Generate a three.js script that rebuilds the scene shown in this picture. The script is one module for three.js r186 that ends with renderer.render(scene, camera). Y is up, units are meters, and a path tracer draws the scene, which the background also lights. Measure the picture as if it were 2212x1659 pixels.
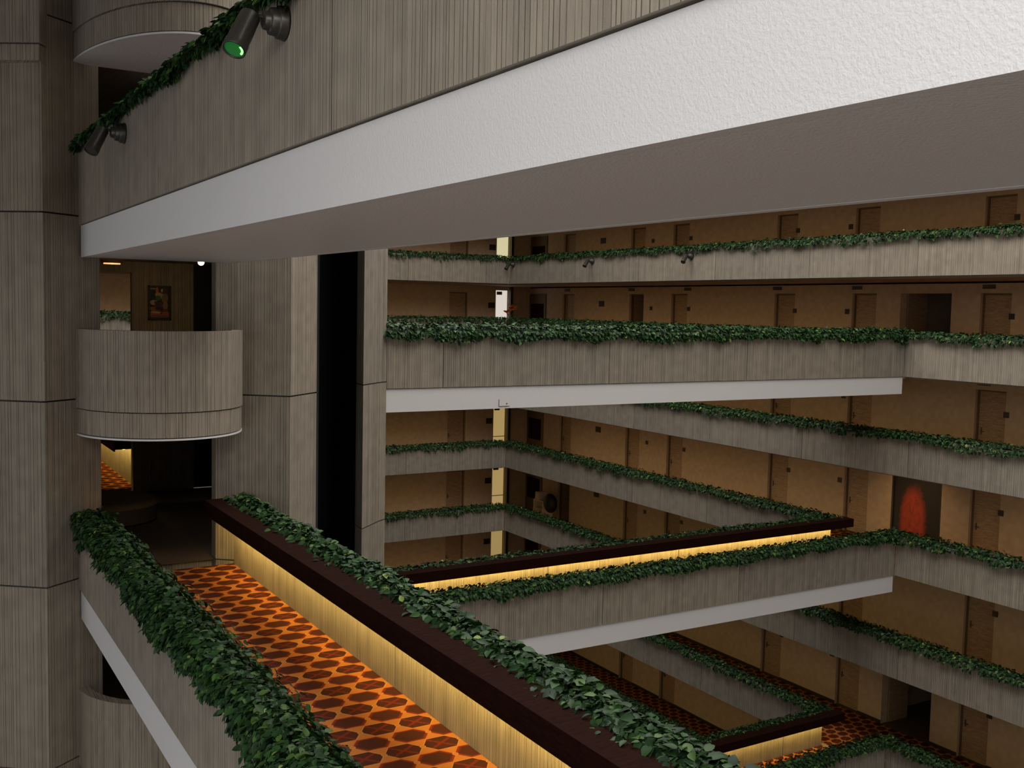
import * as THREE from 'three';
import { mergeGeometries } from 'three/addons/utils/BufferGeometryUtils.js';
import { RectAreaLightUniformsLib } from 'three/addons/lights/RectAreaLightUniformsLib.js';

// ---------------------------------------------------------------- camera, light, exposure
const scene = new THREE.Scene();
scene.background = new THREE.Color(0x0b0d10);
const renderer = new THREE.WebGLRenderer({ antialias: true });
renderer.toneMapping = THREE.LinearToneMapping;
renderer.toneMappingExposure = 1.0;
renderer.shadowMap.enabled = true;
RectAreaLightUniformsLib.init();

const EYE = 1.607, FPX = 2243.8;
const camera = new THREE.PerspectiveCamera(2 * Math.atan(829.5 / FPX) * 180 / Math.PI, 2212 / 1659, 0.1, 200);
{
  const ya = 31.011 * Math.PI / 180, pi = 4.142 * Math.PI / 180, ro = 1.204 * Math.PI / 180;
  const fw = new THREE.Vector3(Math.sin(ya) * Math.cos(pi), -Math.sin(pi), -Math.cos(ya) * Math.cos(pi));
  const r = new THREE.Vector3(Math.cos(ya), 0, Math.sin(ya));
  const u = new THREE.Vector3().crossVectors(r, fw);
  const r2 = r.clone().multiplyScalar(Math.cos(ro)).addScaledVector(u, Math.sin(ro));
  const u2 = u.clone().multiplyScalar(Math.cos(ro)).addScaledVector(r, -Math.sin(ro));
  const m = new THREE.Matrix4().makeBasis(r2, u2, fw.clone().negate());
  camera.quaternion.setFromRotationMatrix(m);
  camera.position.set(0, EYE, 0);
  camera.updateMatrixWorld(true);
  camera.updateProjectionMatrix();
  camera.matrixWorldInverse.copy(camera.matrixWorld).invert();
}

const SUN = {
  // great window at the near end, skylight; unseen side, back and left openings added to light the bridges
  window: { x0: 12, x1: 23, y0: -14, y1: 0, z: 8.0, power: 0.4, color: new THREE.Color(0.98, 0.98, 1.0) },
  side: { x: -9, y0: -6, y1: 2.6, z0: -8, z1: 8, power: 0.95, color: new THREE.Color(0.93, 0.96, 1.0) },
  back: { x: -9, y0: -7, y1: 4.5, z0: -24, z1: -9, power: 0.36, color: new THREE.Color(0.95, 0.96, 1.0) },
  addedSkyLeft: { x0: -8, x1: 1.2, z0: -1.5, z1: 7, y: 6.4, power: 5.2, color: new THREE.Color(1.0, 0.98, 0.96) },
  sky: { x0: 7, x1: 19, z0: -34, z1: 2, y: 15, power: 4.5, color: new THREE.Color(1.0, 0.965, 0.92) },
};
function areaLight(w, h, pos, target, color, power) {
  const l = new THREE.RectAreaLight(color, power, w, h);
  l.position.set(...pos); l.lookAt(...target);
  scene.add(l); return l;
}
{
  const W = SUN.window, mid = (a, b) => (a + b) / 2;
  areaLight(W.x1 - W.x0, W.y1 - W.y0, [mid(W.x0, W.x1), mid(W.y0, W.y1), W.z - .12], [mid(W.x0, W.x1), mid(W.y0, W.y1), -20], W.color, W.power);
  for (const S of [SUN.side, SUN.back]) areaLight(S.z1 - S.z0, S.y1 - S.y0, [S.x + .12, mid(S.y0, S.y1), mid(S.z0, S.z1)], [20, mid(S.y0, S.y1), mid(S.z0, S.z1)], S.color, S.power);
  for (const K of [SUN.sky, SUN.addedSkyLeft]) areaLight(K.x1 - K.x0, K.z1 - K.z0, [mid(K.x0, K.x1), K.y - .12, mid(K.z0, K.z1)], [mid(K.x0, K.x1), -20, mid(K.z0, K.z1) - .0001], K.color, K.power);
}
const WARM = new THREE.Color(1.0, 0.68, 0.19), WARM_SOFT = new THREE.Color(1.0, 0.72, 0.42);

// ---------------------------------------------------------------- helpers
let seed = 12345;
function rnd() { seed = (seed * 1664525 + 1013904223) >>> 0; return seed / 4294967296; }
function hash(n) { const s = Math.sin(n * 127.1 + 311.7) * 43758.5453; return s - Math.floor(s); }
function noise1(x) { const i = Math.floor(x), f = x - i, t = f * f * (3 - 2 * f); return hash(i) * (1 - t) + hash(i + 1) * t; }
const taken = {};
function numbered(n) { if (!(n in taken)) { taken[n] = 0; return n; } taken[n]++; return n + '_' + String(taken[n]).padStart(3, '0'); }
function group(name, label, category, grp, kind) {
  const g = new THREE.Group(); g.name = numbered(name); g.userData = { label, category };
  if (grp) g.userData.group = grp;
  if (kind) g.userData.kind = kind;
  scene.add(g); return g;
}
function part(parent, name, geo, mat, label) {
  const m = new THREE.Mesh(geo, mat); m.name = name; m.castShadow = m.receiveShadow = true;
  if (label) m.userData.label = label;
  parent.add(m); return m;
}
function single(name, geo, mat, label, category, grp, kind) {
  const m = new THREE.Mesh(geo, mat); m.name = numbered(name); m.castShadow = m.receiveShadow = true;
  m.userData = { label, category }; if (grp) m.userData.group = grp; if (kind) m.userData.kind = kind;
  scene.add(m); return m;
}
// uv in metres from position and normal, shifted so that neighbours differ
function uvm(geo, off = 0) {
  if (geo.index) geo = geo.toNonIndexed();
  geo.computeVertexNormals();
  const p = geo.attributes.position, n = geo.attributes.normal, uv = new Float32Array(p.count * 2);
  for (let i = 0; i < p.count; i++) {
    const nx = n.getX(i), ny = n.getY(i), nz = n.getZ(i);
    if (Math.abs(ny) > 0.75) { uv[i * 2] = p.getX(i); uv[i * 2 + 1] = p.getZ(i); }
    else {
      const l = Math.hypot(nx, nz) || 1;
      uv[i * 2] = (p.getX(i) * nz - p.getZ(i) * nx) / l + off; uv[i * 2 + 1] = p.getY(i) + off * 0.37;
    }
  }
  geo.setAttribute('uv', new THREE.BufferAttribute(uv, 2));
  return geo;
}
function box(x0, x1, y0, y1, z0, z1, off = 0) {
  const g = new THREE.BoxGeometry(Math.abs(x1 - x0), Math.abs(y1 - y0), Math.abs(z1 - z0));
  g.translate((x0 + x1) / 2, (y0 + y1) / 2, (z0 + z1) / 2);
  return uvm(g, off);
}
// prism from plan points [x, z] between y0 and y1
function prism(pts, y0, y1, off = 0) {
  const s = new THREE.Shape(); pts.forEach(([x, z], i) => i ? s.lineTo(x, -z) : s.moveTo(x, -z)); s.closePath();
  const g = new THREE.ExtrudeGeometry(s, { depth: y1 - y0, bevelEnabled: false, curveSegments: 24 });
  g.rotateX(-Math.PI / 2); g.translate(0, y0, 0);
  return uvm(g, off);
}
// section profile ([u, y] pairs) swept straight: along 'z' u is x, along 'x' u is z
const merge = (a) => mergeGeometries(a);
function sweep(profile, axis, c, s, a0, a1) {
  const sh = new THREE.Shape(); profile.forEach(([u, v], i) => i ? sh.lineTo(u, v) : sh.moveTo(u, v)); sh.closePath();
  let e = new THREE.ExtrudeGeometry(sh, { depth: a1 - a0, bevelEnabled: false });
  if (e.index) e = e.toNonIndexed();
  const p = e.attributes.position, a = p.array;
  for (let i = 0; i < p.count; i++) {
    const u = c + s * p.getX(i), y = p.getY(i), t = a0 + p.getZ(i);
    if (axis === 'z') p.setXYZ(i, u, y, t); else p.setXYZ(i, t, y, u);
  }
  if ((axis === 'z') === (s < 0)) for (let i = 0; i < a.length; i += 9) for (let k = 0; k < 3; k++) { const q = a[i + 3 + k]; a[i + 3 + k] = a[i + 6 + k]; a[i + 6 + k] = q; }
  return uvm(e);
}

// ---------------------------------------------------------------- textures
function dataTex(w, h, fn, srgb, rx, ry) {
  const d = new Uint8Array(w * h * 4);
  for (let y = 0; y < h; y++) for (let x = 0; x < w; x++) {
    const c = fn(x, y), i = (y * w + x) * 4;
    for (let k = 0; k < 3; k++) {
      let v = Math.min(1, Math.max(0, c[k]));
      if (srgb) v = v <= 0.0031308 ? v * 12.92 : 1.055 * Math.pow(v, 1 / 2.4) - 0.055;
      d[i + k] = Math.round(v * 255);
    }
    d[i + 3] = 255;
  }
  const t = new THREE.DataTexture(d, w, h, THREE.RGBAFormat);
  t.wrapS = t.wrapT = THREE.RepeatWrapping; t.magFilter = THREE.LinearFilter; t.minFilter = THREE.LinearMipmapLinearFilter;
  t.generateMipmaps = true;
  if (srgb) t.colorSpace = THREE.SRGBColorSpace;
  t.repeat.set(rx, ry); t.needsUpdate = true;
  return t;
}
function lattice(n, s) { const a = new Float32Array(n * n); let q = s; for (let i = 0; i < n * n; i++) { q = (q * 1664525 + 1013904223) >>> 0; a[i] = q / 4294967296; } return a; }
function vnoise(tab, n, x, y) {
  const xi = Math.floor(x), yi = Math.floor(y), fx = x - xi, fy = y - yi;
  const g = (a, b) => tab[(((b % n) + n) % n) * n + (((a % n) + n) % n)];
  const u = fx * fx * (3 - 2 * fx), v = fy * fy * (3 - 2 * fy);
  return (g(xi, yi) * (1 - u) + g(xi + 1, yi) * u) * (1 - v) + (g(xi, yi + 1) * (1 - u) + g(xi + 1, yi + 1) * u) * v;
}
const N64 = lattice(64, 77), N16 = lattice(16, 5), N256 = lattice(256, 991);
// board-marked concrete: narrow upright boards, lips between them, pits
const CW = 1024, CM = 2.56;
const boards = (() => {
  const tone = new Float32Array(CW), lip = new Float32Array(CW), hgt = new Float32Array(CW);
  let x = 0, s = 4242; const R = () => (s = (s * 1664525 + 1013904223) >>> 0) / 4294967296;
  while (x < CW) {
    const w = Math.min(CW - x, 12 + Math.floor(R() * 14)), t = R() * 0.16 - 0.08, h = R() * 0.45, strong = R();
    for (let k = 0; k < w; k++) { tone[x + k] = t; hgt[x + k] = 0.45 + h; lip[x + k] = (k < 2 ? (strong > 0.45 ? 0.34 : 0.14) : 0); }
    x += w;
  }
  return { tone, lip, hgt };
})();
function concreteTone(x, y) {
  const big = vnoise(N16, 16, x / 64, y / 64) - 0.5;
  const streak = vnoise(N256, 256, x / 4, y / 128) - 0.5;
  const fine = N256[((y & 255) << 8) | (x & 255)] - 0.5;
  const pit = vnoise(N64, 64, x / 4 + 0.3, y / 4) > 0.93 ? 0.12 : 0;
  return 0.82 + boards.tone[x] + big * 0.16 + streak * 0.18 + fine * 0.1 - boards.lip[x] * 1.0 - pit;
}
const texConcrete = dataTex(CW, CW, (x, y) => { const t = concreteTone(x, y); return [t, t * 0.985, t * 0.965]; }, true, 1 / CM, 1 / CM);
const texConcreteH = dataTex(CW, CW, (x, y) => {
  const v = boards.hgt[x] - boards.lip[x] * 1.3 + (vnoise(N64, 64, x / 8, y / 16) - 0.5) * 0.12; return [v, v, v];
}, false, 1 / CM, 1 / CM);
const texStucco = dataTex(512, 512, (x, y) => {
  const v = 0.5 * vnoise(N64, 64, x / 8, y / 8) + 0.35 * vnoise(N256, 256, x / 3, y / 3) + 0.15 * N256[((y & 255) << 8) | (x & 255)]; return [v, v, v];
}, false, 1 / 0.7, 1 / 0.7);
const texPlaster = dataTex(512, 512, (x, y) => {
  const v = 0.88 + (vnoise(N16, 16, x / 32, y / 32) - 0.5) * 0.14 + (N256[((y & 255) << 8) | (x & 255)] - 0.5) * 0.14; return [v, v, v];
}, true, 1 / 2, 1 / 2);
const texWood = dataTex(512, 512, (x, y) => {
  const g = vnoise(N256, 256, x / 16, y / 2), k = vnoise(N64, 64, x / 64, y / 8); const v = 0.7 + (g - 0.5) * 0.35 + (k - 0.5) * 0.3; return [v, v * 0.97, v * 0.94];
}, true, 1 / 1.2, 1 / 1.2);
// carpet: staggered rows of long hexagons, plain ones and quartered ones, in an orange net
const texCarpet = dataTex(416, 600, (px, py) => {
  const A = 0.40, B = 0.578, X = px / 416 * A, Z = py / 600 * B;
  let best = 9, type = 0, bx = 0, bz = 0;
  for (const [cx, cz, ty] of [[0, 0, 0], [A, 0, 0], [0, B, 0], [A, B, 0], [A / 2, B / 2, 1]]) {
    const dx = X - cx, dz = Z - cz;
    const e = Math.max(Math.abs(dz) / 0.137, (Math.abs(dx) / 0.176 + Math.abs(dz) / 0.137 * 0.55) / 1.12);
    if (e < best) { best = e; type = ty; bx = dx; bz = dz; }
  }
  const n = (N256[((py & 255) << 8) | (px & 255)] - 0.5) * 0.25;
  const orange = [0.40, 0.150, 0.036], gold = [0.44, 0.21, 0.065], red = [0.21, 0.026, 0.012], brown = [0.060, 0.020, 0.012];
  let c;
  if (type === 0) {
    if (best > 0.97) c = best < 1.03 ? gold : orange;
    else {
      c = brown;
      const q1 = Math.abs(bx * 0.62 + bz), q2 = Math.abs(bx * 0.9 - bz * 0.8);
      const nz = vnoise(N64, 64, px / 9, py / 9);
      if (Math.min(q1, q2) < 0.006 + 0.022 * nz || Math.hypot(bx, bz * 1.2) < 0.03) c = [0.15, 0.023, 0.012];
    }
  } else {
    const w = best + Math.cos(bx / 0.176 * 3.1) * 0.03;
    if (w > 1.0) c = orange; else if (w > 0.76) { const k = (w - 0.76) / 0.24; c = [0, 1, 2].map(i => brown[i] * (1 - k) + red[i] * 1.2 * k); } else c = brown;
  }
  // the small pale rings where three cells meet
  for (const [cx, cz] of [[A / 2, 0], [A / 2, B], [0, B / 2], [A, B / 2]]) {
    const d = Math.hypot(X - cx, Z - cz);
    if (d < 0.03) c = d > 0.023 ? [0.48, 0.25, 0.08] : [0.40, 0.15, 0.035];
  }
  return c.map(v => v * (1 + n));
}, true, 1 / 0.40, 1 / 0.578);
texCarpet.offset.set(-4.51 / 0.40 % 1, 10.42 / 0.578 % 1);

const std = (o) => new THREE.MeshStandardMaterial(Object.assign({ roughness: 0.9 }, o));
const lin = (r, g, b) => new THREE.Color().setRGB(r, g, b);
const M = {
  concrete: [[.345, .302, .245], [.365, .318, .255], [.325, .287, .235]].map(c => std({ color: lin(...c), map: texConcrete, bumpMap: texConcreteH, bumpScale: 0.016, roughness: 0.92 })),
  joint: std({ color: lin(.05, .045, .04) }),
  white: std({ color: lin(.70, .69, .69), bumpMap: texStucco, bumpScale: 0.0022, roughness: 0.75 }),
  soffit: std({ color: lin(.76, .75, .76), bumpMap: texStucco, bumpScale: 0.003, roughness: 0.45 }),
  corridor: [[.46, .36, .26], [.44, .34, .245]].map(c => std({ color: lin(...c), map: texPlaster })),
  ceilingBrown: std({ color: lin(.34, .27, .20), map: texPlaster }),
  door: std({ color: lin(.38, .27, .175), map: texWood, roughness: 0.6 }),
  frame: std({ color: lin(.11, .07, .04), roughness: 0.6 }),
  darkDoor: std({ color: lin(.018, .013, .010), roughness: 0.55 }),
  wood: new THREE.MeshPhysicalMaterial({ color: lin(.026, .008, .005), map: texWood, roughness: 0.95, specularIntensity: 0.15 }),
  carpet: new THREE.MeshPhysicalMaterial({ map: texCarpet, roughness: 1, specularIntensity: 0.1 }),
  soil: std({ color: lin(.02, .015, .01) }),
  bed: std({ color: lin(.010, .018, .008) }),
  bronze: std({ color: lin(.085, .080, .072), metalness: 0.6, roughness: 0.38 }),
  shadeBlack: std({ color: lin(.006, .006, .007), roughness: 0.35 }),  // near-black that paints the shade of the shaft recess and lobby doorway
  steel: std({ color: lin(.05, .05, .05), metalness: 0.7, roughness: 0.45 }),
  sign: std({ color: lin(.015, .013, .012), roughness: 0.5 }),
  warmTube: std({ color: lin(.9, .7, .4), emissive: WARM, emissiveIntensity: 3 }),
  floorStone: std({ color: lin(.30, .27, .23), roughness: 0.6 }),
  roof: std({ color: lin(.16, .14, .12) }),
  brass: std({ color: lin(.75, .62, .38), metalness: 0.3, roughness: 0.45 }),
  linen: std({ color: lin(.62, .55, .45) }),
  blackBag: std({ color: lin(.012, .012, .014), roughness: 0.6 }),
  mustard: std({ color: lin(.17, .12, .045) }),
  leatherBrown: std({ color: lin(.085, .055, .032), roughness: 0.7 }),
};
const cm = (i) => M.concrete[((i % 3) + 3) % 3];

// ---------------------------------------------------------------- levels and plan
const LY = { 3: 8.2, 2: 5.45, 1: 2.70, 0: 0, '-1': -2.71, '-2': -5.45, '-3': -8.3, '-4': -11.22, '-5': -14.1, '-6': -16.95 };
const XR = 23.5, XW = 26.4, ZB = -39.5, ZW = -42.4, ZC = -18.56, ZC2 = -21.02;
const TOP = 1.10, PB = 1.0, TH = 0.18, PW = 0.47, VW = 0.30, FL = 0.12;

// a run of parapet: panels, planter, lamp under the planter. Runs along axis from a0 to a1 with its outer
// face at c; s = +1 when the inside lies on the side of growing coordinate.
function run(axis, c, s, q0, q1, y0, y1, u0, u1, off) {
  // box with u = distance inward from the outer face
  const p = c + s * u0, q = c + s * u1, lo = Math.min(p, q), hi = Math.max(p, q);
  return axis === 'z' ? box(lo, hi, y0, y1, q0, q1, off) : box(q0, q1, y0, y1, lo, hi, off);
}
let panelCount = 0;
function parapet(g, axis, c, s, a0, a1, y, joints, opt = {}) {
  const cuts = [a0, ...joints.filter(j => j > a0 + .3 && j < a1 - .3).sort((p, q) => p - q), a1];
  for (let i = 0; i + 1 < cuts.length; i++) {
    panelCount++;
    part(g, 'concrete_panel', run(axis, c, s, cuts[i] + (i ? .009 : 0), cuts[i + 1] - (i + 2 < cuts.length ? .009 : 0), y, y + TOP, 0, TH, panelCount * 0.613), cm(panelCount));
  }
  if (cuts.length > 2) part(g, 'joint_filler', run(axis, c, s, a0 + .05, a1 - .05, y + .05, y + TOP - .05, .04, TH - .04), M.joint);
  const b0 = a0 + (opt.in0 || 0), b1 = a1 - (opt.in1 || 0);
  const E = opt.narrow ? VW + .03 : TH + PW, prof = [[TH + .002, PB], [E - .03, PB], [E - .03, PB - .045], [E, PB - .045], [E, PB + (opt.narrow ? .10 : .19)], [VW, PB + (opt.narrow ? .13 : .20)], [VW - .03, PB + .11], [VW - .03, PB + .03], [TH + .002, PB + .03]];
  const pl = part(g, 'planter_box', sweep(prof.map(([u, v]) => [u, y + v]), axis, c, s, b0, b1), M.wood);
  part(pl, 'soil', run(axis, c, s, b0, b1, y + PB + .032, y + TOP - .02, TH + .003, VW - .032), M.soil);
  if (opt.lamp !== 0) {
    part(pl, 'lamp_strip', run(axis, c, s, b0 + .1, b1 - .1, y + PB - (opt.lu ? .145 : .022), y + PB - .002, TH + (opt.lu || .24) - .025, TH + (opt.lu || .24) + .025), M.warmTube);
    const mid = (b0 + b1) / 2, L = b1 - b0 - .2, cu = c + s * (TH + (opt.lu || .24));
    const at = (u, v) => axis === 'z' ? [u, v, mid] : [mid, v, u];
    const l = new THREE.RectAreaLight(opt.lu ? WARM_SOFT : WARM, (opt.lamp || 14), L, .05);
    l.position.set(...at(cu, y + PB - (opt.lu ? .155 : .035))); l.lookAt(...(opt.lu ? at(cu + s * 1, y + PB - 1.1) : at(c + s * TH, y + PB - .20))); scene.add(l);
  }
}
const jointsZ = [-34.4, -30.3, -26.2, -22.1, -18.3, -14.25, -10.28, -6.3, -2.3, 1.7];
const jointsX = [9.54, 13.66, 17.77, 21.9];

// ---------------------------------------------------------------- foliage
const leafGeo = (() => {
  // ovate leaf along +y, folded at the midrib, tip bent
  const v = [[0, 0, 0], [-.30, .22, .07], [.30, .22, .07], [-.31, .50, .09], [.31, .50, .09], [0, .25, 0], [0, .55, .01], [-.16, .80, .03], [.16, .80, .03], [0, 1.0, -.07]];
  const f = [[0, 5, 1], [0, 2, 5], [1, 5, 6], [1, 6, 3], [2, 6, 5], [2, 4, 6], [3, 6, 7], [4, 8, 6], [6, 9, 7], [6, 8, 9]];
  const g = new THREE.BufferGeometry();
  g.setAttribute('position', new THREE.Float32BufferAttribute(v.flat(), 3)); g.setIndex(f.flat()); g.computeVertexNormals();
  return g;
})();
const leafTones = [[.013, .040, .012], [.018, .054, .014], [.028, .078, .018], [.060, .125, .024], [.009, .028, .009], [.20, .27, .06]];
const leafStuff = (c) => new THREE.MeshPhysicalMaterial({ color: c, roughness: 0.5, specularIntensity: 0.45, side: THREE.DoubleSide });
const leafMat = leafStuff(new THREE.Color(1, 1, 1));
const leafMats = leafTones.map(t => leafStuff(lin(...t)));
const tmpV = new THREE.Vector3();
function vine(label, axis, c, s, a0, a1, y, o = {}) {
  const dens = o.dens || 220, size = o.size || .115, hang = o.hang || .17, W = o.w || VW, rise = o.rise || .08, own = o.own || 0;
  const top = y + TOP, g = group('trailing_vine', label, 'vine', 'vines trailing along the parapets');
  // bed of stems under the leaves
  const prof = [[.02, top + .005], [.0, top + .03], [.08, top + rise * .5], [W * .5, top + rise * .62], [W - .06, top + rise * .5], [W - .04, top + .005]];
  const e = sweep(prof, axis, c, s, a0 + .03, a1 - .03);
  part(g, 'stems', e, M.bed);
  const ph = rnd() * 1000, n = Math.round((a1 - a0) * dens), list = [];
  for (let i = 0; i < n; i++) {
    const t = a0 + rnd() * (a1 - a0), lush = 0.45 + 0.9 * noise1(t * 1.3 + ph) * noise1(t * 4.1 + ph * 2) + .35 * noise1(t * .5 + ph);
    const k = rnd(); let u, v, nu, nv;
    if (k < .42) { // falling over the outer face
      const d = Math.pow(rnd(), 1.35) * hang * (0.45 + 1.25 * noise1(t * 2.2 + ph + 50) * lush);
      u = -.02 - rnd() * .09; v = top + .05 - d; nu = -1; nv = .55;
    } else if (k < .86) {
      const f = rnd(); u = -.06 + f * (W + .04); v = top + .02 + rise * (0.45 + .75 * Math.sin(Math.PI * Math.min(1, f * .9 + .1))) * (0.55 + .7 * lush) * (0.55 + .5 * rnd()); nu = (f - .55) * 1.3; nv = 1;
    } else { u = W + .02 - rnd() * .05; v = top + .13 - rnd() * .06 + (u > W ? .02 : 0); nu = .9; nv = .7; if (rnd() < .35) { const d = rnd() * .14 * lush; u += d; v -= d * .26; } }
    list.push({ t: t + (rnd() - .5) * .05, u, v, nu, nv, sz: size * (0.55 + .75 * rnd()), hue: rnd() });
  }
  const mats = list.map(q => {
    const out = axis === 'z' ? new THREE.Vector3(s * q.nu, q.nv, 0) : new THREE.Vector3(0, q.nv, s * q.nu);
    out.add(tmpV.set(rnd() - .5, rnd() - .35, rnd() - .5).multiplyScalar(1.5)).normalize();
    const tip = new THREE.Vector3((rnd() - .5) * 1.6, -.75 + (rnd() - .5) * .9, (rnd() - .5) * 1.6);
    if (axis === 'z') tip.x += s * q.nu * .5; else tip.z += s * q.nu * .5;
    tip.addScaledVector(out, -tip.dot(out)).normalize();
    const x = new THREE.Vector3().crossVectors(tip, out).normalize();
    const m = new THREE.Matrix4().makeBasis(x, tip, out);
    const w = c + s * q.u;
    m.scale(new THREE.Vector3(q.sz, q.sz, q.sz));
    m.setPosition(axis === 'z' ? w : q.t, q.v, axis === 'z' ? q.t : w);
    return m;
  });
  let rest = list.map((_, i) => i);
  if (own) {
    const inFrame = rest.filter(i => { tmpV.setFromMatrixPosition(mats[i]).project(camera); return Math.abs(tmpV.x) < .98 && Math.abs(tmpV.y) < .98 && tmpV.z < 1; });
    const d = (i) => tmpV.setFromMatrixPosition(mats[i]).distanceTo(camera.position) / list[i].sz;
    const pick = inFrame.map(i => [d(i), i]).sort((a, b) => a[0] - b[0]).slice(0, own).map(a => a[1]);
    const set = new Set(pick); rest = rest.filter(i => !set.has(i));
    for (const i of pick) {
      const m = part(g, 'leaf', leafGeo, leafMats[toneOf(list[i].hue)]);
      m.applyMatrix4(mats[i]);
    }
  }
  const im = new THREE.InstancedMesh(leafGeo, leafMat, rest.length); im.name = 'foliage'; im.userData.kind = 'stuff'; im.castShadow = im.receiveShadow = true;
  const col = new THREE.Color();
  rest.forEach((i, k) => { im.setMatrixAt(k, mats[i]); const t = leafTones[toneOf(list[i].hue)], f = .8 + .4 * hash(i + ph); im.setColorAt(k, col.setRGB(t[0] * f, t[1] * f, t[2] * f)); });
  g.add(im);
  return g;
}
function toneOf(h) { return h < .26 ? 0 : h < .55 ? 1 : h < .76 ? 2 : h < .85 ? 3 : h < .99 ? 4 : 5; }

// ---------------------------------------------------------------- footbridges
const FD = 0.47;      // depth of the white fascia
function bridge(name, label, axis, near, far, a0, a1, y, joints, opt = {}) {
  const g = group(name, label, 'footbridge');
  const s = Math.sign(far - near);
  parapet(g, axis, near, s, a0, a1, y, joints, Object.assign({}, opt, opt.nearOpt));
  parapet(g, axis, far, -s, a0, a1, y, joints, Object.assign({}, opt, opt.farOpt));
  const w = Math.abs(far - near);
  part(g, 'white_fascia', run(axis, near, s, a0, a1, y - FD, y - .012, .03, .12), M.white);
  part(g, 'white_fascia', run(axis, far, -s, a0, a1, y - FD, y - .012, .03, .12), M.white);
  part(g, 'soffit', run(axis, near, s, a0, a1, y - FD + .002, y - FD + .06, .12, w - .12), M.soffit);
  part(g, 'deck', run(axis, near, s, a0, a1, y - .02, y + FL - .015, TH + .003, w - TH - .003), M.joint);
  part(g, 'carpet', run(axis, near, s, a0, a1, y + FL - .015, y + FL, TH + .004, w - TH - .004), M.carpet);
  return g;
}
const zEnd = 2.5;
const bB = bridge('footbridge', 'concrete footbridge overhead with broad white fascia and two spotlights on its side', 'z', 2.42, 4.68, -16.45, zEnd, LY[1], jointsZ, { lamp: 10, nearOpt: { lamp: 0, narrow: 1 } });
const bA = bridge('footbridge', 'footbridge with orange patterned carpet between vine planters, leading into the tower', 'z', 2.38, 4.90, -16.45, zEnd, LY[-1], jointsZ.map(v => v + .05), { nearOpt: { lamp: 0, narrow: 1 }, farOpt: { lamp: 85 } });
const bC = bridge('footbridge', 'level footbridge with vine-topped parapet and white fascia from tower to the doors gallery', 'x', ZC, ZC2, 8.31, XR - .016, LY[0], jointsX, { lamp: 14, in1: -.5, nearOpt: { in1: 0, narrow: 1, lamp: 0 } });
const bD = bridge('footbridge', 'footbridge with glowing yellow inner wall landing beside the red painting', 'x', ZC, ZC2, 8.31, XR - .016, LY[-2], jointsX, { lamp: 60, farOpt: { in1: -.42 }, nearOpt: { narrow: 1, lamp: 0 } });
const bE = bridge('footbridge', 'lowest footbridge with lit inner wall and orange carpet, deep below', 'x', ZC, ZC2, 8.31, XR - .016, LY[-4], jointsX, { lamp: 48, farOpt: { in1: -.42 }, nearOpt: { narrow: 1, lamp: 0 } });
const bA2 = bridge('footbridge', 'far footbridge seen through the tower opening, with lit wall and orange carpet', 'z', 2.38, 4.90, ZB + .02, -24.2, LY[-1], jointsZ, { lamp: 30 });
// access plate in the fascia of the level bridge
part(bC, 'access_plate', merge([box(10.86, 11.12, -.43, -.42, ZC - .03, ZC - .02), box(10.86, 10.87, -.43, -.28, ZC - .03, ZC - .02), box(11.04, 11.07, -.38, -.36, ZC - .03, ZC - .02)]), M.frame);

vine('thick green vines along the outer planter of the carpeted footbridge', 'z', 2.38, 1, -16.3, zEnd, LY[-1], { dens: 1200, size: .080, hang: .25, w: .25, own: 300 });
vine('variegated vines over the dark planter above the glowing wall of the carpeted footbridge', 'z', 4.90, -1, -16.3, zEnd, LY[-1], { dens: 900, size: .105, rise: .11, own: 300 });
vine('vines along the side of the overhead footbridge above its two spotlights', 'z', 2.42, 1, -16.3, zEnd, LY[1], { dens: 600, size: .09, hang: .08, own: 220 });
vine('vines on the hidden side of the overhead footbridge', 'z', 4.68, -1, -16.3, zEnd, LY[1], { dens: 120, size: .14 });
vine('dense dark vines hanging over the level footbridge parapet', 'x', ZC, -1, 8.25, XR + .1, LY[0], { dens: 620, size: .09, hang: .17, rise: .13 });
vine('vines behind, on the far parapet of the level footbridge', 'x', ZC2, 1, 8.25, XR + .1, LY[0], { dens: 300, size: .095 });
vine('vines on the near concrete parapet of the footbridge that lands beside the red painting', 'x', ZC, -1, 8.25, XR + .1, LY[-2], { dens: 420, size: .095 });
vine('vines above the dark planter over the long yellow lit wall', 'x', ZC2, 1, 8.25, XR + .35, LY[-2], { dens: 360, size: .095 });
vine('vines on the near parapet of the lowest footbridge', 'x', ZC, -1, 8.25, XR + .1, LY[-4], { dens: 340, size: .095 });
vine('vines over the dark planter of the lowest footbridge', 'x', ZC2, 1, 8.25, XR + .35, LY[-4], { dens: 320, size: .095 });

{
  const m = single('fallen_leaf', leafGeo.clone(), std({ color: lin(.62, .33, .05), side: THREE.DoubleSide }), 'single orange-yellow leaf on the outer vines of the carpeted footbridge', 'leaf');
  m.position.set(2.36, LY[-1] + 1.10, -8.0); m.rotation.set(-.5, -.9, 2.6); m.scale.setScalar(.12);
}
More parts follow.
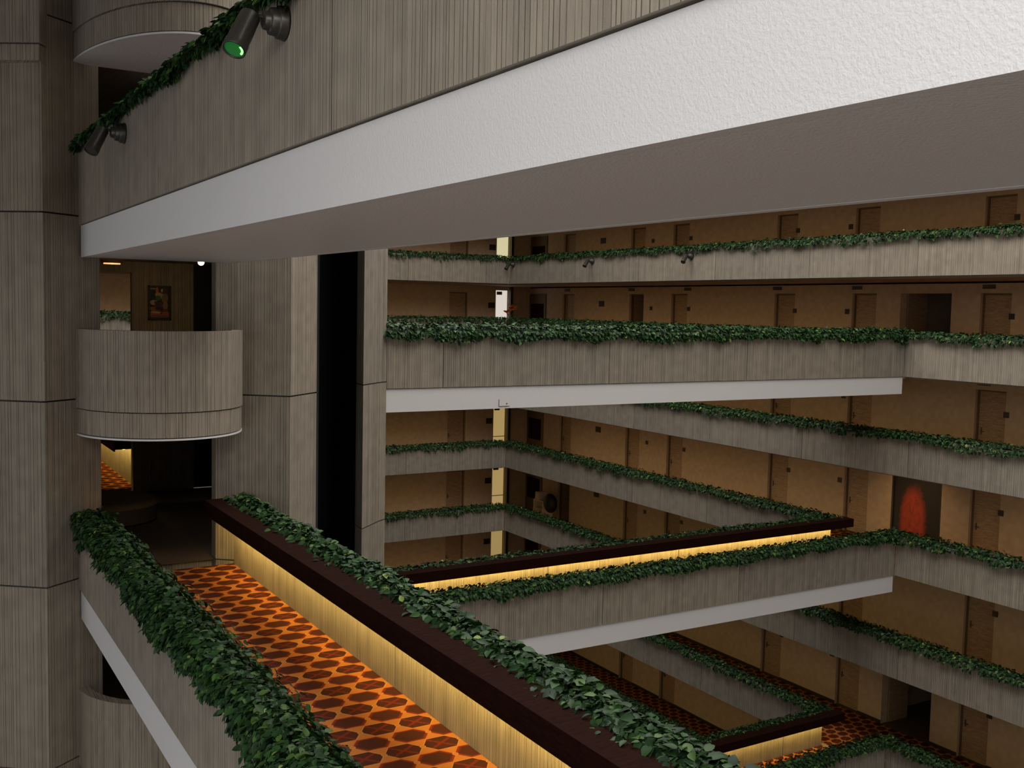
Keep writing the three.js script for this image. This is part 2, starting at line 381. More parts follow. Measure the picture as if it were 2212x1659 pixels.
// ---------------------------------------------------------------- galleries on the long side and at the back
const lvName = { 2: 'above the spotlight gallery', 1: 'above the level bridge', 0: 'at the level bridge', '-1': 'below the level bridge', '-2': 'at the red painting', '-3': 'below the red painting', '-4': 'at the lowest bridge', '-5': 'below the lowest bridge' };
for (const k of [2, 1, 0, -1, -2, -3, -4, -5]) {
  const y = LY[k], even = k % 2 === 0;
  const g = group('gallery', 'long concrete gallery with room doors, ' + lvName[k], 'gallery');
  const lamp = k === 2 ? 0 : ({ 1: 12, 0: 17, '-1': 11, '-2': 28, '-3': 5, '-4': 4, '-5': 2.5 })[k];
  const dn = k === 2 ? .3 : 1;
  if (even) {
    parapet(g, 'z', XR, 1, ZB, ZC2, y, jointsZ, { lamp, lu: .08, narrow: 1, in0: .6, in1: -.04 });
    parapet(g, 'z', XR, 1, ZC, 6, y, jointsZ, { lamp, lu: .08, narrow: 1 });
  } else parapet(g, 'z', XR, 1, ZB, 6, y, jointsZ, { lamp, lu: .08, narrow: 1, in0: .6 });
  part(g, 'slab', box(XR + TH + .003, XW - .003, y - .05, y + FL - .015, ZW + .003, 6), M.ceilingBrown);
  if (even) part(g, 'slab', box(XR + .003, XR + TH + .002, y - .05, y + FL - .015, ZC2 + .003, ZC - .003), M.ceilingBrown);
  part(g, 'carpet', box(XR + TH + .004, XW - .004, y + FL - .015, y + FL, ZW + .004, 6), M.carpet);
  const lab = 'vines along the long gallery parapet ' + lvName[k];
  if (even) {
    vine(lab + ', beyond the landing', 'z', XR, 1, ZB, ZC2 + .1, y, { dens: 240 * dn, size: .095 });
    vine(lab + ', before the landing', 'z', XR, 1, ZC - .1, -6, y, { dens: 280 * dn, size: .095 });
  } else vine(lab, 'z', XR, 1, ZB, -6, y, { dens: 270 * dn, size: .095 });
}
for (const k of [2, 1, 0, -1, -2, -3, -4]) {
  const y = LY[k], xs = k === 2 ? 2.2 : -6;
  const g = group('gallery', 'short end gallery beyond the tower, ' + lvName[k], 'gallery');
  parapet(g, 'x', ZB, -1, xs, XR - .016, y, [-4.2, 0, 4.1, 9.1, 13.9, 18.6, 22.3], { lu: .08, narrow: 1, lamp: k === 2 ? 0 : k < 0 ? 15 : 10 });
  part(g, 'slab', box(xs, XR + TH, y - .05, y + FL - .015, ZW + .003, ZB - TH - .003), M.ceilingBrown);
  part(g, 'carpet', box(xs, XR + TH, y + FL - .015, y + FL, ZW + .004, ZB - TH - .004), M.carpet);
  vine('vines along the short end gallery parapet ' + lvName[k], 'x', ZB, -1, Math.max(0, xs), XR, y, { dens: k === 2 ? 60 : 230, size: .095 });
}

// ---------------------------------------------------------------- walls with doors
const levels = [1, 0, -1, -2, -3, -4, -5];
const above = (k) => LY[k + 1] !== undefined ? LY[k + 1] : LY[k] + 2.75;
const doorZ = [-39.6, -34.6, -31.9, -26.35, -22.95, -18.4, -13.8, -10.3];
const DW = 0.95, DH = 2.2, RD = 5;
let doorNo = 0;
function door(axis, at, p, y, dark, lab) {
  doorNo++;
  const g = new THREE.Group(); g.name = 'door_' + doorNo; g.userData = { label: lab, category: 'door', kind: 'structure' }; scene.add(g);
  const B = (u0, u1, y0, y1, d0, d1) => axis === 'z' ? box(at + d0, at + d1, y0, y1, p + u0, p + u1) : box(p + u0, p + u1, y0, y1, at - d1, at - d0);
  part(g, 'door_frame', merge([B(.0, .05, y, y + DH, .1, .2), B(DW - .05, DW, y, y + DH, .1, .2), B(.05, DW - .05, y + DH - .05, y + DH, .1, .2)]), M.frame);
  if (dark) { part(g, 'door_leaf', B(.005, .048, y + .01, y + DH - .05, .21, 1.05), M.door); return; }
  const leaf = part(g, 'door_leaf', B(.05, DW - .05, y + .01, y + DH - .05, .14, .18), M.door);
  part(leaf, 'handle', merge([B(.13, .16, y + .92, y + 1.12, .125, .14), B(.13, .24, y + 1.0, y + 1.02, .10, .125)]), M.steel);
}
for (const k of levels) {
  const y = LY[k] + FL, y1 = above(k) - .05;
  const g = group('wall_right', 'beige plastered gallery wall with room doors, ' + lvName[k], 'wall', null, 'structure');
  const even = k % 2 === 0;
  const opens = doorZ.map(z => [z, z + DW, DH]);
  if (even) opens.push([-21.1, -19.33, DH]);
  opens.sort((a, b) => a[0] - b[0]);
  let z = ZW - .3, i = 0;
  for (const [o0, o1] of [...opens, [8.3, 8.3]]) {
    part(g, 'wall_panel', box(XW, XW + .3, y, y1, z, o0, (i++) * .7), M.corridor[0]);
    part(g, 'baseboard', box(XW - .016, XW - .001, y + .001, y + .11, z, o0), M.darkDoor);
    if (o1 > o0) part(g, 'lintel', box(XW, XW + .3, y + DH, y1, o0, o1), M.corridor[0]);
    z = o1;
  }
  // unlit rooms behind the wall, open to the gallery only through the open doorways
  part(g, 'room_back_wall', box(XW + RD, XW + RD + .2, LY[k] - .1, above(k) - .1, ZW - .3, 8.3), M.corridor[1]);
  part(g, 'room_floor', box(XW, XW + RD, LY[k] - .1, y - .002, ZW - .3, 8.3), M.leatherBrown);
  const cross = [-36.5, -32.4, -28.5, -24.6, -21.75, -18.7, -14.6, -11, -6];
  for (const cz of cross) part(g, 'room_cross_wall', box(XW + .301, XW + RD - .001, y, y1, cz - .08, cz + .08), M.corridor[1]);
  doorZ.forEach((dz, j) => {
    const dark = (k === 0 && j === 1) || (k === -3 && j === 0);
    const where = ['next to the corner windows', 'second from the corner windows', 'third from the corner windows', 'in the middle of the wall', 'on the corner side of the bridge landing', 'just past the bridge landing', 'further past the bridge landing', 'far past the bridge landing'][j];
    door('z', XW, dz, y, dark, (dark ? 'open room door and dark doorway' : 'brown room door') + ' on the long gallery, ' + where + ', ' + lvName[k]);
  });
  // plates beside the doors
  const ps = [[-36.55, 1.78, .36, .24], [-33.15, 1.62, .15, .15], [-30.85, 1.62, .15, .15], [-25.38, 1.62, .15, .15], [-23.13, 1.62, .16, .16], [-17.42, 1.56, .16, .16]];
  ps.forEach(([sz, sy, w, h], j) => {
    const lab = j ? 'small dark room plate ' + ['', 'right of the second room door', 'right of the third room door', 'right of the middle room door', 'left of the landing room door', 'past the bridge landing'][j] + ', ' + lvName[k] : 'dark rectangular wall sign between two room doors, ' + lvName[k];
    single('wall_plate', box(XW - .025, XW - .001, y + sy - h / 2, y + sy + h / 2, sz - w / 2, sz + w / 2), M.sign, lab, 'sign', 'plates on the long gallery wall');
  });
  if (k === 0 || k === -1) [-39.22, -34.46, -30.94, -29.0, -26.23, -22.77, -18.15].forEach((vz, j) => {
    if (j === 3) return;
    const v = group('air_vent', 'small dark ceiling vent, ' + ['nearest the corner windows', 'second from the corner windows', 'third from the corner windows', '', 'in the middle of the wall', 'above the landing room door', 'past the bridge landing'][j] + ', ' + lvName[k], 'vent', 'vents on the long gallery wall');
    part(v, 'vent_frame', merge([box(XW - .02, XW - .001, y + 2.32, y + 2.335, vz - .2, vz + .2), box(XW - .02, XW - .001, y + 2.425, y + 2.44, vz - .2, vz + .2)]), M.frame);
    for (let q = 0; q < 3; q++) part(v, 'slat', box(XW - .018, XW - .001, y + 2.34 + q * .028, y + 2.36 + q * .028, vz - .2, vz + .2), M.sign);
  });
  if (even && k !== -2) {
    doorNo++;
    const d = new THREE.Group(); d.name = 'door_' + doorNo; scene.add(d);
    d.userData = { label: 'wide dark double doorway opposite the bridge landing, ' + lvName[k], category: 'door', kind: 'structure' };
    for (let q = 0; q < 2; q++) part(d, 'door_leaf', q ? box(XW + .31, XW + 1.19, y + .005, y + DH, -19.38, -19.335) : box(XW + .31, XW + 1.19, y + .005, y + DH, -21.095, -21.05), M.door);
  }
}
// back wall with doors, corner windows
for (const k of [1, 0, -1, -2, -3, -4]) {
  const y = LY[k] + FL, y1 = above(k) - .055;
  const g = group('wall_back', 'beige plastered end wall, ' + lvName[k], 'wall', null, 'structure');
  const opens = [[9.0, 9.95], [14.0, 14.95], [22.05, 23.0], [24.50, 25.22]];
  let x = -6, i = 0;
  for (const [o0, o1] of [...opens, [XW, XW]]) {
    part(g, 'wall_panel', box(x, o0, y, y1, ZW - .3, ZW, (i++) * .9 + .3), M.corridor[1]);
    if (o1 > o0) part(g, 'lintel', box(o0, o1, y + (o0 > 24 ? 2.36 : DH), y1, ZW - .3, ZW), M.corridor[1]);
    x = o1;
  }
  part(g, 'wall_backing', box(-6, XW + .3, LY[k] - .1, LY[k] - .1 + (above(k) - LY[k]), ZW - 1.1, ZW - .301), M.joint);
  for (const [o0] of opens.slice(0, 3)) door('x', ZW, o0, y, false, 'brown room door on the end wall' + (o0 > 20 ? ' near the corner window, ' : o0 > 12 ? ' halfway along, ' : ' behind the tower, ') + lvName[k]);
  single('wall_plate', box(24.10, 24.43, y + 1.5, y + 1.76, ZW + .001, ZW + .025), M.sign, 'dark square sign left of the corner window, ' + lvName[k], 'sign', 'signs by the corner windows');
  // tall backlit corner window
  const w = new THREE.Group(); w.name = 'window_' + (2 - k); scene.add(w);
  w.userData = { label: (k === 0 ? 'white curtained' : 'tall cream') + ' backlit corner window, ' + lvName[k], category: 'window', kind: 'structure' };
  const glow = k === 1 ? [.62, .56, .33] : k === 0 ? [.66, .60, .54] : [.36, .25, .095];
  const pane = std({ color: lin(.3, .28, .22), emissive: lin(...glow), emissiveIntensity: k === -4 ? .85 : 1, roughness: .5 });
  part(w, 'pane', box(24.52, 25.2, y + .02, y + .84, ZW - .16, ZW - .14), pane);
  part(w, 'pane', box(24.52, 25.2, y + .87, y + 2.34, ZW - .16, ZW - .14), pane);
  part(w, 'mullion', box(24.52, 25.2, y + .84, y + .87, ZW - .17, ZW - .12), M.frame);
  part(w, 'window_frame', merge([box(24.50, 24.52, y, y + 2.36, ZW - .2, ZW - .05), box(25.2, 25.22, y, y + 2.36, ZW - .2, ZW - .05), box(24.52, 25.2, y + 2.34, y + 2.36, ZW - .2, ZW - .05), box(24.52, 25.2, y, y + .02, ZW - .2, ZW - .05)]), M.frame);
  const wl = new THREE.RectAreaLight(lin(...glow), 1.0, .6, 2.2); wl.position.set(24.86, y + 1.2, ZW - .1); wl.lookAt(24.86, y + 1.2, 0); scene.add(wl);
  single('hanging_sign', box(24.52, 24.78, y + 2.13, y + 2.28, ZW + .04, ZW + .1), std({ color: lin(.10, .045, .025) }), 'small brown sign at the upper corner of the corner window, ' + lvName[k], 'sign', 'signs above the corner windows');
  single('column_trim', box(25.24, 25.38, y + .004, y1 - .01, ZW + .006, ZW + .12), M.darkDoor, 'black upright strip right of the corner window, ' + lvName[k], 'trim', 'strips by the corner windows', 'structure');
  // dark service door on the long wall at the corner
  doorNo++;
  const sd = new THREE.Group(); sd.name = 'door_' + doorNo; scene.add(sd);
  sd.userData = { label: 'dark brown service door in the corner, ' + lvName[k], category: 'door', kind: 'structure' };
  part(sd, 'door_leaf', box(XW - .05, XW - .001, y, y + DH, -42.35, -40.95), M.frame);
  part(sd, 'door_trim', box(XW - .065, XW - .051, y + .75, y + 1.75, -42.2, -41.1), M.wood);
}

// painting in the landing niche
{
  const W = 256, H = 320;
  const t = dataTex(W, H, (x, y) => {
    const u = (x / W - .42) / .30, v = (y / H - .36) / .52;
    const nn = vnoise(N64, 64, x / 10, y / 14) * .6 + vnoise(N256, 256, x / 3, y / 3) * .4;
    const r = Math.hypot(u, v > 0 ? v : v * .55) + (nn - .5) * .28, k = Math.max(0, Math.min(1, (1.05 - r) / .35));
    const s = k * (.45 + .9 * nn);
    return [.010 + .34 * s, .007 + .030 * s, .007 + .006 * s];
  }, true, 1, 1);
  const g = group('painting', 'tall dark painting with a glowing red oval, lit from above', 'painting');
  const y = LY[-2] + FL;
  part(g, 'frame', merge([box(XW + .02, XW + .1, y + .02, y + .06, -21.09, -19.34), box(XW + .02, XW + .1, y + 2.14, y + 2.19, -21.09, -19.34), box(XW + .02, XW + .1, y + .06, y + 2.14, -21.09, -21.04), box(XW + .02, XW + .1, y + .06, y + 2.14, -19.39, -19.34)]), M.darkDoor);
  const pg = new THREE.PlaneGeometry(1.65, 2.08); pg.rotateY(-Math.PI / 2); pg.translate(XW + .06, y + 1.10, -20.215);
  part(g, 'canvas', pg, std({ map: t, roughness: .6 }));
  part(g, 'back_board', box(XW + .07, XW + .12, y + .03, y + 2.18, -21.08, -19.35), M.darkDoor);
  const lampG = group('downlight', 'small warm downlight above the red painting', 'lamp');
  part(lampG, 'lamp_ring', new THREE.CylinderGeometry(.09, .09, .03, 20).translate(24.7, LY[-1] - .066, -20.3), M.bronze);
  part(lampG, 'lamp_glass', new THREE.SphereGeometry(.06, 16, 10).translate(24.7, LY[-1] - .13, -20.3), M.warmTube);
  const sp = new THREE.SpotLight(lin(1, .62, .28), 4.5, 6, .95, .8, 2); sp.position.set(24.7, LY[-1] - .21, -20.3); { const gl = new THREE.PointLight(lin(1, .62, .28), .14); gl.position.set(24.7, LY[-1] - .22, -20.3); scene.add(gl); } sp.target.position.set(26.45, y + .7, -20.3); sp.castShadow = true; scene.add(sp, sp.target);
}

// ---------------------------------------------------------------- elevator tower
const tower = group('elevator_tower', 'ribbed concrete elevator tower with dark shaft slot and open lobbies', 'tower');
const TL = [-6, -5, -4, -3, -2, -1, 0, 1, 2, 3];
const yj = (k) => (LY[k] !== undefined ? LY[k] : LY[3]) + .135;
const pierL = [[-1.2, -18.6], [1.9, -16.12], [2.76, -16.78], [2.76, -17.02], [1.7, -17.2], [-.8, -19.0]];
const pierR = [[4.51, -16.78], [5.48, -15.98], [6.15, -16.60], [5.72, -17.02], [4.51, -17.02]];
const pierS = [[7.54, -17.90], [8.15, -18.46], [8.3, -18.56], [8.3, -18.9], [7.75, -18.9], [7.58, -18.3]];
const pierS2 = [[8.3, -20.9], [8.3, -21.1], [8.0, -22.2], [6.6, -23.8], [6.6, -23.5], [7.8, -20.9]];
TL.forEach((k, i) => {
  if (k === 3) return;
  const y0 = yj(k) + .012, y1 = yj(k + 1) - .012;
  [pierL, pierR, pierS, pierS2].forEach((pl, j) => part(tower, 'concrete_block', prism(pl, y0, y1, i * .83 + j * .37), cm(i + j)));
  const inset = (pl) => { const cx = pl.reduce((a, p) => a + p[0], 0) / pl.length, cz = pl.reduce((a, p) => a + p[1], 0) / pl.length; return pl.map(([x, z]) => [cx + (x - cx) * .96, cz + (z - cz) * .94]); };
  [pierL, pierR, pierS, pierS2].forEach(pl => part(tower, 'joint_filler', prism(inset(pl), y0 - .03, y0 + .02), M.joint));
  // lobby: floor, ceiling, rear wall with opening, side walls
  const f = (LY[k] !== undefined ? LY[k] : 8.2) + FL;
  part(tower, 'lobby_slab', prism([[2.0, -17.03], [5.7, -17.03], [5.7, -18.3], [6.6, -19.4], [6.6, -23.6], [.4, -23.6], [.4, -18.4]], f - .37, f - .01), M.concrete[2]);
  if (k <= 1 && k >= -2) {
    part(tower, 'lobby_floor', prism([[2.0, -16.9], [5.5, -16.9], [5.6, -18.3], [6.55, -19.4], [6.55, -23.6], [.45, -23.6], [.45, -18.4]], f - .009, f), M.leatherBrown);
    part(tower, 'lobby_wall', box(.4, 2.6, f, f + 2.36, -23.8, -23.6, 1.1 * i), cm(i));
    part(tower, 'lobby_wall', box(4.54, 5.85, f, f + 2.36, -23.8, -23.6, 1.7 * i), cm(i + 1));
    part(tower, 'lobby_wall', box(2.6, 4.54, f + 2.1, f + 2.36, -23.8, -23.6, 1.3 * i), cm(i));
    part(tower, 'doorway_shade', box(5.85, 6.6, f, f + 2.36, -23.8, -23.7), M.shadeBlack);  // dark sheet painted as the shade of an unlit doorway
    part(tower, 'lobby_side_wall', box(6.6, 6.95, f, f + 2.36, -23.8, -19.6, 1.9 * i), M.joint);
    part(tower, 'lobby_side_wall', box(.2, .4, f, f + 2.36, -23.8, -18.4, 1.9 * i), cm(i));
  } else part(tower, 'lobby_wall', box(.4, 6.6, f, f + 2.36, -23.8, -23.6), M.concrete[1]);
});
part(tower, 'threshold', box(2.75, 4.5, LY[-1] + FL, LY[-1] + FL + .02, -23.75, -23.55), M.brass, 'pale threshold strip');
// shaft slot between the piers, its darkness put into a near-black colour
part(tower, 'shaft_back', prism([[5.5, -17.3], [7.6, -19.3], [7.5, -19.4], [5.4, -17.4]], yj(-6), yj(3)), M.shadeBlack);
part(tower, 'shaft_side', prism([[7.60, -18.40], [7.70, -18.42], [7.70, -19.45], [7.54, -19.40]], yj(-6), yj(3)), M.shadeBlack);
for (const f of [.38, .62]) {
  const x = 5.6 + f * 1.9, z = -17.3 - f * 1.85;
  part(tower, 'guide_rail', box(x + .02, x + .07, yj(-6), yj(3), z + .03, z + .08), M.shadeBlack);
}
part(tower, 'concrete_block', prism([[-.6, -18.0], [.2, -17.1], [1.86, -15.98], [2.0, -16.25], [-.2, -18.4]], 4.9, 5.12, .4), cm(1));
part(tower, 'concrete_block', prism([[-.6, -17.96], [.2, -17.06], [1.86, -15.94], [2.0, -16.21], [-.2, -18.36]], 5.135, 7.6, .9), cm(2));

// curved balconies in the tower niche
function arcPts(cx, cz, rO, rI, t0, t1, n, ez = 1) {
  const a = []; for (let i = 0; i <= n; i++) { const t = t0 + (t1 - t0) * i / n; a.push([cx + rO * Math.cos(t), cz + ez * rO * Math.sin(t)]); }
  for (let i = n; i >= 0; i--) { const t = t0 + (t1 - t0) * i / n; a.push([cx + rI * Math.cos(t), cz + ez * rI * Math.sin(t)]); }
  return a;
}
for (const [k, lab] of [[2, 'curved concrete balcony on the tower high above the overhead footbridge'], [0, 'curved concrete balcony on the tower between two footbridges'], [-2, 'curved concrete balcony on the tower below the carpeted footbridge']]) {
  const y = LY[k], g = group('balcony', lab, 'balcony'), cx = 3.6, cz = -16.62, R = 1.24, ez = k === 2 ? 2.25 : 1.09;
  const solid = (r) => { const a = []; for (let i = 0; i <= 40; i++) { const t = Math.PI * i / 40; a.push([cx + r * Math.cos(t), cz + ez * r * Math.sin(t)]); } return a; };
  part(g, 'parapet', prism(arcPts(cx, cz, R, R - .16, .02, Math.PI - .02, 40, ez), y + .01, y + 1.18, k + .5), cm(k));
  part(g, 'edge_band', prism(solid(R - .015), y - .36, y - .005, k + .9), cm(k + 1));
  part(g, 'reveal', prism(solid(R - .05), y - .375, y - .36), M.joint);
  part(g, 'underside', prism(solid(R - .01), y - .40, y - .375), M.soffit);
}

// picture in the lobby
{
  const cv = document.createElement('canvas'); cv.width = 192; cv.height = 288; const c = cv.getContext('2d');
  const blot = (col, x, y, rx, ry, r = 0) => { c.fillStyle = col; c.beginPath(); c.ellipse(x, y, rx, ry, r, 0, 7); c.fill(); };
  c.fillStyle = '#1c1512'; c.fillRect(0, 0, 192, 288);
  c.fillStyle = '#8f7650'; c.fillRect(8, 8, 50, 16);
  c.fillStyle = '#0d1210'; c.fillRect(8, 28, 46, 86);
  blot('#c06a48', 72, 36, 14, 34); blot('#c9a987', 120, 32, 12, 17); blot('#3d2a24', 150, 40, 26, 34);
  blot('#b59c70', 98, 78, 46, 26, .3); blot('#2f6a44', 82, 102, 27, 24); blot('#7e6844', 146, 104, 32, 44, .2);
  blot('#b59b76', 40, 142, 34, 24); blot('#5a3528', 86, 168, 42, 30, -.2); blot('#8b7452', 150, 170, 24, 42); blot('#3a2a38', 72, 150, 30, 14, .5);
  blot('#9a5340', 52, 206, 52, 22, .25); blot('#2a1d20', 84, 196, 30, 18); blot('#6d3b30', 150, 214, 30, 16);
  c.fillStyle = '#a8563a'; c.fillRect(8, 226, 176, 52); blot('#bda272', 58, 232, 52, 9, .1); blot('#1a1416', 112, 240, 10, 8);
  c.fillStyle = '#8d4a30'; c.fillRect(8, 258, 176, 20);
  const t = new THREE.CanvasTexture(cv); t.colorSpace = THREE.SRGBColorSpace;
  const g = group('picture', 'framed colourful picture on the tower lobby wall', 'picture');
  const x0 = 4.87, x1 = 5.36, y0 = 1.20, y1 = 1.95, z = -23.6;
  part(g, 'frame', merge([box(x0, x1, y0, y0 + .03, z, z + .04), box(x0, x1, y1 - .03, y1, z, z + .04), box(x0, x0 + .03, y0, y1, z, z + .04), box(x1 - .03, x1, y0, y1, z, z + .04)]), M.darkDoor);
  const pg = new THREE.PlaneGeometry(x1 - x0 - .06, y1 - y0 - .06); pg.translate((x0 + x1) / 2, (y0 + y1) / 2, z + .02);
  part(g, 'print', pg, std({ map: t, roughness: .6 }));
}
// lobby lamps
{
  const g = group('downlight', 'bright round ceiling lamp in the tower lobby', 'lamp');
  part(g, 'lamp_ring', new THREE.CylinderGeometry(.1, .1, .03, 20).translate(5.1, 2.435, -20), M.bronze);
  part(g, 'lamp_bulb', new THREE.SphereGeometry(.06, 16, 10).translate(5.1, 2.36, -20), std({ color: lin(1, .9, .7), emissive: lin(1, .85, .5), emissiveIntensity: 9 }));
  const sp = new THREE.SpotLight(lin(1, .7, .35), 2.4, 9, .7, .9, 2); sp.position.set(5.1, 2.28, -20); sp.target.position.set(5.15, .9, -23.6); sp.castShadow = true; scene.add(sp, sp.target);
  const g2 = group('strip_light', 'short orange strip light above the lobby opening', 'lamp');
  part(g2, 'housing', box(3.7, 4.1, 2.36, 2.42, -22.3, -22.2), M.frame);
  part(g2, 'diffuser', box(3.74, 4.05, 2.335, 2.36, -22.29, -22.21), std({ color: lin(.9, .6, .4), emissive: lin(1, .5, .22), emissiveIntensity: 1.2 }));
  const l2 = new THREE.PointLight(lin(1, .5, .22), .12, 4, 2); l2.position.set(3.9, 2.28, -22.2); scene.add(l2);
}
// round seat in the lobby below
{
  const g = group('ottoman', 'round upholstered lobby seat inside the tower behind the carpeted footbridge', 'seat');
  const y = LY[-1] + FL, pr = [[0, .44], [.78, .44], [.86, .42], [.9, .37], [.9, .33]].map(p => new THREE.Vector2(...p));
  part(g, 'cushion', new THREE.LatheGeometry(pr.reverse(), 40).translate(3.55, y, -20.75), M.mustard);
  part(g, 'skirt', new THREE.CylinderGeometry(.88, .86, .29, 40).translate(3.55, y + .185, -20.75), M.leatherBrown);
  part(g, 'plinth', new THREE.CylinderGeometry(.78, .78, .04, 32).translate(3.55, y + .02, -20.75), M.darkDoor);
}

// ---------------------------------------------------------------- spotlights on the parapets
const greenMat = std({ color: lin(.03, .20, .05), emissive: lin(.05, .9, .15), emissiveIntensity: .045, roughness: .3 });
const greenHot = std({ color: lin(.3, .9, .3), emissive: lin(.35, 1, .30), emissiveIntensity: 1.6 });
function spotlight(label, x, y, z, grp, ang = .46, lit = 1) {
  const g = group('wall_spotlight', label, 'spotlight', grp);
  g.position.set(x, y, z);
  const lathe = (pts, m, name) => { const q = new THREE.LatheGeometry(pts.map(p => new THREE.Vector2(...p)), 28); q.rotateZ(Math.PI / 2); return part(g, name, q, m); };
  lathe([[0, .165], [.045, .165], [.062, .155], [.068, .125], [.072, .118], [.092, .112], [.098, .07], [.102, .064], [.112, .058], [.116, .02], [.12, .015], [.12, 0], [0, 0]], M.bronze, 'wall_canopy');
  part(g, 'arm', new THREE.CylinderGeometry(.016, .016, .14, 12).rotateZ(Math.PI / 2).translate(-.20, .02, 0), M.bronze);
  const body = new THREE.Group(); body.name = 'lamp_body'; g.add(body); body.position.set(-.27, -.03, 0); body.rotation.z = -ang; body.rotation.x = -.4;
  const prof = [[0, .07], [.055, .07], [.072, .055], [.075, -.06], [.077, -.07], [.077, -.2], [.082, -.205], [.082, -.27], [.070, -.27], [.068, -.10], [0, -.10]];
  part(body, 'housing', new THREE.LatheGeometry(prof.map(p => new THREE.Vector2(...p)), 28), M.bronze);
  part(body, 'lens', new THREE.CylinderGeometry(.0695, .0695, .012, 24).translate(0, -.255, 0), lit ? greenMat : M.bronze, lit ? 'green glass lens' : 'unlit lens');
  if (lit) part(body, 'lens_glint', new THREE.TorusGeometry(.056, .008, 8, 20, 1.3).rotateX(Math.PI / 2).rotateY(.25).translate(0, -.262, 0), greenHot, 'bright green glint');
  return g;
}
spotlight('bronze spotlight with green lens on the overhead footbridge, showing its glowing green end', 2.42, LY[1] + .86, -7.2, 'spotlights on the overhead footbridge');
spotlight('bronze spotlight on the overhead footbridge, close to the tower', 2.42, LY[1] + .86, -12.95, 'spotlights on the overhead footbridge', .46, 0);
spotlight('grey spotlight on the long gallery parapet, in the corner by the cream window', XR, LY[1] + .84, -39.15, 'spotlights on the gallery parapet', .7, 0);
spotlight('grey spotlight on the long gallery parapet, second from the corner', XR, LY[1] + .82, -33.2, 'spotlights on the gallery parapet', .7, 0);
spotlight('grey spotlight on the long gallery parapet, third from the corner', XR, LY[1] + .82, -27.4, 'spotlights on the gallery parapet', .7, 0);

// ---------------------------------------------------------------- things on the galleries
{ // linen cart by the dark doorway
  const y = LY[-3] + FL, z0 = -40.35, g = group('linen_cart', 'linen cart with pale towels and a dark bag beside the dark doorway', 'cart');
  part(g, 'cart_body', merge([box(25.55, 26.1, y + .18, y + .22, z0, z0 + 1.3), box(25.55, 26.1, y + .22, y + 1.0, z0, z0 + .04), box(25.55, 26.1, y + .22, y + 1.0, z0 + .75, z0 + .79), box(25.55, 26.1, y + .98, y + 1.02, z0, z0 + .79), box(25.55, 26.1, y + .6, y + .63, z0 + .04, z0 + .75)]), M.linen);
  for (let i = 0; i < 4; i++) part(g, 'folded_towel', box(25.6, 26.05, y + 1.025 + i * .085, y + 1.105 + i * .085, z0 + .05 + i * .012, z0 + .42 - i * .02), M.linen);
  const bag = new THREE.SphereGeometry(.42, 20, 14); bag.scale(.62, 1.05, 1); bag.translate(25.82, y + .95, z0 + 1.02);
  part(g, 'laundry_bag', bag, M.blackBag, 'dark laundry bag');
  for (const dz of [.15, 1.15]) for (const dx of [25.62, 26.02]) part(g, 'wheel', new THREE.CylinderGeometry(.09, .09, .05, 14).rotateZ(Math.PI / 2).translate(dx, y + .09, z0 + dz), M.sign);
}
{ // flowers in the bright corner
  const y = LY[0] + FL, x = 24.95, z = -41.75, g = group('flower_vase', 'vase of orange and red flowers in front of the white corner window', 'flowers');
  part(g, 'vase', new THREE.LatheGeometry([[0, 0], [.14, 0], [.17, .1], [.13, .5], [.09, .85], [.12, .95], [.1, .95], [.07, .85], [0, .8]].map(p => new THREE.Vector2(...p)), 24).translate(x, y, z), M.linen);
  const red = std({ color: lin(.60, .07, .03) }), org = std({ color: lin(.80, .32, .09) }), stem = std({ color: lin(.05, .07, .02) });
  [[.02, .62, .0, org], [.16, .56, .05, org], [-.24, .34, 0, red], [-.04, .50, .06, red], [.24, .46, -.05, org], [-.1, .40, .04, org]].forEach(([dx, dy, dz, m]) => {
    const cu = new THREE.CatmullRomCurve3([new THREE.Vector3(x, y + .9, z), new THREE.Vector3(x + dx * .4, y + .95 + dy * .6, z + dz), new THREE.Vector3(x + dx, y + .95 + dy, z + dz * 2)]);
    const st = part(g, 'stem', new THREE.TubeGeometry(cu, 8, .012, 6), stem);
    const pet = []; for (let i = 0; i < 7; i++) { const p = new THREE.SphereGeometry(.1, 8, 6); p.scale(1, .35, .55); p.translate(.06, 0, 0); p.rotateZ(.5); p.rotateY(i * Math.PI * 2 / 7); pet.push(p); }
    part(g, 'flower', merge(pet).translate(x + dx, y + .98 + dy, z + dz * 2), m);
  });
}

